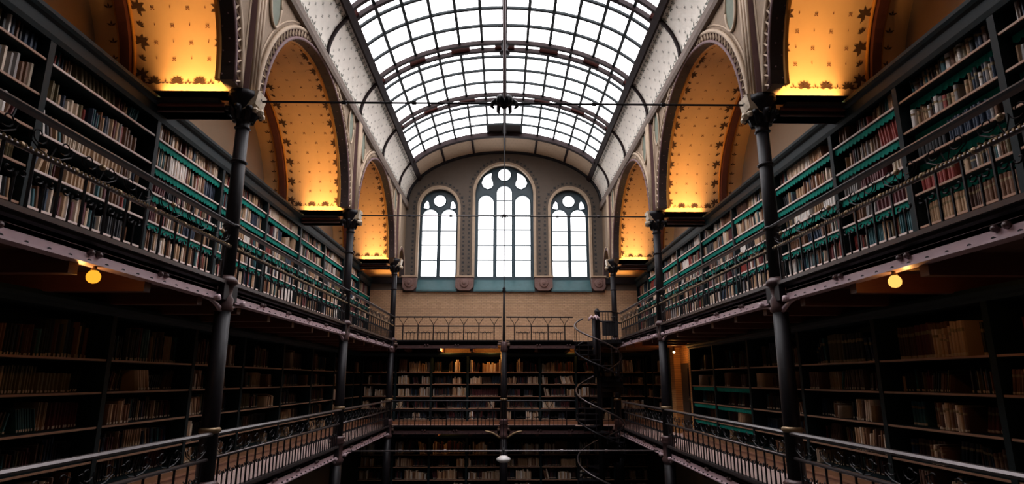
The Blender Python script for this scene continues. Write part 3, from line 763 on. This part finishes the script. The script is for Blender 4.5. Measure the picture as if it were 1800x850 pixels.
UL = [.45, .94, 1.433, 1.93, 2.42, 2.91, 3.41, 3.89, 4.37, 4.86, 5.27]; UR = [.55, .91, 1.28, 1.65, 2.02, 2.50, 2.99, 3.50, 4.0, 4.45, 4.86, 5.27]
LL = [.38, .87, 1.36, 1.85, 2.35, 2.80, 3.3, 3.8, 4.3, 4.86, 5.09]; LR = [.47, .96, 1.454, 1.914, 2.42, 2.938, 3.433, 3.86, 4.37, 4.86, 5.09]
DOORY = (3.86, 4.37)
for s, nm, ups, lows in ((-1, 'left', UL, LL), (1, 'right', UR, LR)):
    for edges, dk, ln, top in ((ups, UP, 'upper', .695), (lows, MID, 'lower', .63)):
        m = len(edges) - 1
        for i in range(m):
            a, b = edges[i], edges[i + 1]
            if s == 1 and ln == 'lower' and a == DOORY[0]: continue
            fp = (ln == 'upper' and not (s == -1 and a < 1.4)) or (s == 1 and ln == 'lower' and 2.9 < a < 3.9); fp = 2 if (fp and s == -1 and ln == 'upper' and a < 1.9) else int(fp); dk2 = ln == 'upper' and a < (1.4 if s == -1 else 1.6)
            tp = .625 if ln == 'upper' and i == m - 1 else top
            place = '%s from the far wall, %s %s gallery' % (ORD[m - 1 - i], nm, ln)
            lab = (('tall dark bookcase with teal shelf flaps, ' if fp else 'tall dark bookcase with bare brown shelves, ') if ln == 'upper' else 'shadowed dark bookcase over a brown plinth, ') + place
            # local +y must run along the case with +x into depth: right side: rot 0 (x->+x,y->+y); left side: rot pi (x->-x,y->-y)
            if s == 1: bookcase((XF, a, dk), 0, b - a, False, tp, ln == 'lower', lab, 'gallery bookcases', place, flaps=fp, dark=dk2)
            else: bookcase((-XF, b, dk), pi, b - a, True, tp, ln == 'lower', lab, 'gallery bookcases', place, flaps=fp, dark=dk2)
FX = [-1.31, -1.0, -.67, -.335, 0, .335, .67, 1.0, 1.31]
for dk, ln in ((MID, 'lower gallery'), (GR, 'ground floor')):
    for i in range(8):
        x0, x1 = FX[i], FX[i + 1]
        place = '%s from the left on the far wall, %s' % (ORD[i], ln)
        # rot +pi/2: local +x -> +y (depth), local +y -> -x
        bookcase((x1, 5.11, dk), pi / 2, x1 - x0, True, .63, True, 'dark brown bookcase, ' + place, 'far wall bookcases', place, True, False)

# ------------------------------------------------------------------ books
import numpy as np
PT, YW = math.radians(11.69), math.radians(.83)
def project(p):
    x, z, y = p[0] - .002, p[1], p[2]
    x, z = math.cos(YW) * x - math.sin(YW) * z, math.sin(YW) * x + math.cos(YW) * z
    y, z = math.cos(PT) * y - math.sin(PT) * z, math.sin(PT) * y + math.cos(PT) * z
    if z < .05: return None
    return 900 + 950 * x / z, 470 - 950 * y / z
def wpos(r, x, y, z):
    c, s_ = math.cos(r['rot']), math.sin(r['rot'])
    return (r['o'][0] + c * x - s_ * y, r['o'][1] + s_ * x + c * y, r['o'][2] + z)
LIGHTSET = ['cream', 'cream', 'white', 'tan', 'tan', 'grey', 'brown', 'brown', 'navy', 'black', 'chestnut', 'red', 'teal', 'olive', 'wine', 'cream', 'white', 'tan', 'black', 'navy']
DARKSET = ['black', 'chestnut', 'black', 'navy', 'black', 'brown', 'chestnut', 'olive', 'wine', 'black', 'navy', 'tan', 'teal']  # lower shelves: darker book colours stand in for the gallery's shade
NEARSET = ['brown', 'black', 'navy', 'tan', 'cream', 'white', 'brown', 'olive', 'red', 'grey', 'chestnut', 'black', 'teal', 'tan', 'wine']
FRONTSET = ['tan', 'tan', 'cream', 'brown', 'brown', 'chestnut']
FARSET = ['tan', 'tan', 'brown', 'chestnut', 'black', 'cream', 'brown', 'navy', 'wine', 'black', 'grey']
def fill_row(r):
    """list of (y, width, height, depth, inset, lean, colour)"""
    out = []; y = .016; end = r['L'] - .016; near = r['o'][1] < 2.1 and not r['low']
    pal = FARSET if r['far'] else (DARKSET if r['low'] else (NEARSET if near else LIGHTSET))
    while y < end - .006:
        u = R.random(); col = R.choice(pal); n = R.randint(3, 12); same = R.random() < (.12 if r['far'] else .42)
        h0 = r['clear'] * R.uniform(.58, .84); w0 = R.uniform(.006, .0135) * (1.25 if near else 1); lean = 0
        if u < (.22 if r['far'] else .10): y += R.uniform(.01, .07); continue
        if u < .30: lean = R.choice((-1, 1)) * R.uniform(.06, .26)
        dep = R.uniform(.075, .11)
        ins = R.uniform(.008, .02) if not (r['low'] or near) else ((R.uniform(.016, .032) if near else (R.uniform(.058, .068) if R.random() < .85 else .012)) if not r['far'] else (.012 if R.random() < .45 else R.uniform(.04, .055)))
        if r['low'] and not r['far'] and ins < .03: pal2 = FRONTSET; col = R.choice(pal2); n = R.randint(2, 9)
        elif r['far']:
            pal2 = ['tan', 'cream', 'tan', 'brown', 'white', 'cream'] if ins < .03 else ['black', 'chestnut', 'black', 'navy', 'wine']; col = R.choice(pal2)  # lit and shaded put into colour: forward books pale, deep ones dark
        else: pal2 = pal
        if ins > .015: dep = R.uniform(.07, .076)
        if lean > 0: y += h0 * math.sin(lean)
        for k in range(n):
            c = col if same else R.choice(pal2); h = h0 * (R.uniform(.97, 1.02) if same else R.uniform(.78, 1.08)); w_ = w0 * R.uniform(.85, 1.2)
            sp = w_ / math.cos(lean)
            if y + sp > end or (lean < 0 and y + sp - h * math.sin(lean) > end): break
            out.append((y, w_, min(h, r['clear'] * .93), dep * R.uniform(.95, 1.02), ins + R.uniform(0, .006), lean, c)); y += sp + .0006
        if lean < 0: y += h0 * math.sin(-lean)
        if lean == 0 and R.random() < .1: y += R.uniform(.004, .03)
        if u >= .30 and not same: pass
    return out
for r in BOOKROWS: r['books'] = fill_row(r)
for r in BOOKROWS:
    vis = []
    for bk in r['books']:
        a = project(wpos(r, .01, bk[0], r['z'])); b = project(wpos(r, .01, bk[0] + bk[1], r['z'] + bk[2]))
        if a and b and 0 < a[0] < 1800 and 0 < b[0] < 1800 and 0 < a[1] < 850 and 0 < b[1] < 850: vis.append((bk, abs(a[0] - b[0]) * abs(a[1] - b[1])))
    r['vis'] = [v[0] for v in vis]; r['area'] = sum(v[1] for v in vis) / len(vis) if len(vis) > 3 else 0
chosen = set(); cnt = 0
for r in sorted(BOOKROWS, key=lambda q: -q['area']):
    if cnt + len(r['vis']) > 300 or r['area'] == 0: continue
    chosen.add(id(r)); cnt += len(r['vis'])
    if cnt > 292: break
def unit_book(col):
    mb = MB()     # unit: x depth 0..1 (spine at 0, rounded), y 0..1, z 0..1
    pr = [(.10, 0), (.03, .12), (0, .35), (0, .65), (.03, .88), (.10, 1), (1, 1), (1, 0)]
    mb.prism(pr, lambda p, q, d: (p, q, d), 0, 1)
    mb.prism([(.12, .1), (1.01, .1), (1.01, .9), (.12, .9)], lambda p, q, d: (p, q, d), -.0, .985, 1)
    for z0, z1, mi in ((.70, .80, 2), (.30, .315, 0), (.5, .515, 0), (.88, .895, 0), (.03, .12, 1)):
        mb.prism([(.08, .02), (.02, .13), (-.008, .35), (-.008, .65), (.02, .87), (.08, .98)], lambda p, q, d: (p, q, d), z0, z1, mi)
    return mb
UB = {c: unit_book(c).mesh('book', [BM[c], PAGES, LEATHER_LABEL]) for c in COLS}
def ordw(n):
    return ORD[n - 1] if n <= 20 else {21: 'twenty-first', 22: 'twenty-second', 23: 'twenty-third'}.get(n, '%s-%s' % ({2: 'twenty', 3: 'thirty', 4: 'forty', 5: 'fifty', 6: 'sixty', 7: 'seventy'}[n // 10], ORD[n % 10 - 1]) if n % 10 else {3: 'thirtieth', 4: 'fortieth', 5: 'fiftieth', 6: 'sixtieth', 7: 'seventieth'}[n // 10])
stuff = MB()
FACES = [(0, 1, 2, 3, 4, 5), (11, 10, 9, 8, 7, 6)] + [(i, (i + 1) % 6, 6 + (i + 1) % 6, 6 + i) for i in range(6)]
PI_ = len(COLS)
for r in BOOKROWS:
    c0, s0 = math.cos(r['rot']), math.sin(r['rot'])
    sel = r['vis'] if id(r) in chosen else []
    selset = set(id(b) for b in sel)
    # ordinal counted from the end of the row that lies farthest from the camera
    order = list(r['books'])
    if not r['flip']: order = order[::-1]
    for k, bk in enumerate(order):
        y, w_, h, dp, ins, lean, col = bk
        if id(bk) in selset:
            px, py, pz = wpos(r, ins, y if lean >= 0 or True else y + w_, r['z'] + (0 if lean <= 0 else w_ * math.sin(lean)))
            if lean < 0: px, py, pz = wpos(r, ins, y, r['z'] + w_ * math.sin(-lean))
            if lean > 0: px, py, pz = wpos(r, ins, y, r['z'])
            o = link('book', UB[col], None, (px, py, pz), (0, 0, r['rot']))
            o.rotation_mode = 'XYZ'; o.rotation_euler = (Matrix.Rotation(r['rot'], 3, 'Z') @ Matrix.Rotation(lean, 3, 'X')).to_euler()
            o.scale = (dp, w_, h)
            dn = {'wine': 'maroon'}.get(col, col)
            side = 'left' if r['o'][0] < 0 else 'right'
            lvl = 'lower' if r['low'] else 'upper'
            cs = r['desc'].split(' from')[0]
            tag(o, '%s book %s from far end, %s row down, %s %s bookcase %s from far wall' % (dn, ordw(k + 1), ORD[r['row'] - 1], side, lvl, cs), 'book', 'books in %s %s bookcase %s from the far wall' % (side, lvl, cs))
        else:
            pr = [(.012, 0), (0, w_ * .3), (0, w_ * .7), (.012, w_), (dp, w_), (dp, 0)]
            cl_, sl_ = math.cos(lean), math.sin(lean); vs_ = []
            for zz in (0, h):
                for p, q in pr:
                    yy = y + q * cl_ - zz * sl_; z2 = q * sl_ + zz * cl_ + (w_ * math.sin(-lean) if lean < 0 else 0)
                    x = ins + p; vs_.append((r['o'][0] + c0 * x - s0 * yy, r['o'][1] + s0 * x + c0 * yy, r['o'][2] + r['z'] + z2))
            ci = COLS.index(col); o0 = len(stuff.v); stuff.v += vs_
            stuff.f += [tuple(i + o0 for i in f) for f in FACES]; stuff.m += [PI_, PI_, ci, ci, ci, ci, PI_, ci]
            if r['low']:      # pale quad at the foot of the spine
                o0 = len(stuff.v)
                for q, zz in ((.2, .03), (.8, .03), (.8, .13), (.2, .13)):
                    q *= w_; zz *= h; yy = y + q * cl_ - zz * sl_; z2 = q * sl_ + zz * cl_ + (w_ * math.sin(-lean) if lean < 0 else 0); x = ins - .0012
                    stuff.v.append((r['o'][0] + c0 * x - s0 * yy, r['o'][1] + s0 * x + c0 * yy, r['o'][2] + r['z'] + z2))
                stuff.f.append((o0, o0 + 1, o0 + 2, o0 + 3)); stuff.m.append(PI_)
bo = obj('distant_books', stuff, [BM[c] for c in COLS] + [PAGES], None, False, 'stuff')
tag(bo, 'rows of small upright old books filling the farther shelves of both galleries and the far wall', 'books')

# ------------------------------------------------------------------ lamps
def point(loc, watts, col, rad=.02):
    l = bpy.data.lights.new('lamp_light', 'POINT'); l.energy = watts; l.color = col; l.shadow_soft_size = rad
    o = bpy.data.objects.new('lamp_light', l); C.objects.link(o); o.location = (loc[0] * S, loc[1] * S, (loc[2] + ZG) * S)
def globe(x, y, z, r, m, label, watts, sg):
    g = thing('globe_lamp', label, 'lamp', (x, y, z), 0, None)
    obj('globe', MB().lathe((0, 0, 0), [(r * .25, r * 1.1), (r * .62, r * .85), (r * .95, r * .35), (r, 0), (r * .9, -r * .5), (r * .55, -r * .9), (r * .1, -r * 1.05)], 14), m, g, True)
    obj('fitting', MB().lathe((0, 0, 0), [(r * .45, r * 1.0), (r * .5, r * 1.25), (r * .3, r * 1.4), (r * .3, r * 2.2)], 10), M['brass'], g, True)
    obj('bracket', MB().tube([(0, 0, r * 2.0), (sg * .02, 0, r * 2.3), (sg * .05, 0, r * 2.1), (sg * .10, 0, r * 2.3)], .004, 5), M['brass'], g)
    point((x + sg * .035, y, z - .004), watts, (1, .45, .12))
globe(-1.0, 1.31, .245, .0155, M['globe'], 'amber globe lamp under the left upper gallery girder', GLOBE, -1)
globe(1.0, 1.345, .245, .0155, M['globe_r'], 'amber globe lamp under the right upper gallery girder', GLOBE, 1)
def ceiling_bulb(x, y, label, watts, z=.290):
    g = thing('ceiling_bulb', label, 'lamp', (x, y, z)); 
    obj('bulb', MB().ball((0, 0, 0), .010, 8), M['bulb'], g, True); obj('fitting', MB().lathe((0, 0, 0), [(.012, .008), (.008, .02), (.008, .05)], 8), M['brass'], g)
    point((x, y, z - .018), watts, (1, .42, .10))
ceiling_bulb(-.52, 5.03, 'small warm bulb under the far upper gallery, left half', 26)
ceiling_bulb(-.12, 5.03, 'small warm bulb under the far upper gallery near the middle post', 20)
ceiling_bulb(.62, 5.03, 'small warm bulb under the far upper gallery by the staircase', 9)
ceiling_bulb(-.5, 4.95, 'small warm bulb under the far lower gallery, left half', 4, MID - .042)
ceiling_bulb(.3, 4.95, 'small warm bulb under the far lower gallery, right half', 4, MID - .042)
# lit doorway in the right lower gallery
dr = struct('door_1', MB().box(1.36, 1.38, 4.00, 4.20, MID, MID + .52), M['door'])
obj('door_panel', MB().box(1.352, 1.36, 4.03, 4.17, MID + .06, MID + .24), M['door'], dr); obj('door_panel', MB().box(1.352, 1.36, 4.03, 4.17, MID + .28, MID + .48), M['door'], dr)
obj('handle', MB().ball((1.35, 4.02, MID + .26), .006, 6), M['brass'], dr)
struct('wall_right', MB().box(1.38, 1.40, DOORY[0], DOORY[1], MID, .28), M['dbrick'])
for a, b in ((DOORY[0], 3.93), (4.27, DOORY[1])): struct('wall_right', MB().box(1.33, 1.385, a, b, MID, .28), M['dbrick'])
ceiling_bulb(1.27, 4.06, 'small bright bulb above the doorway of the right lower gallery', 10, .20)
print('books', cnt, sum(len(r['books']) for r in BOOKROWS), len(bpy.data.objects))
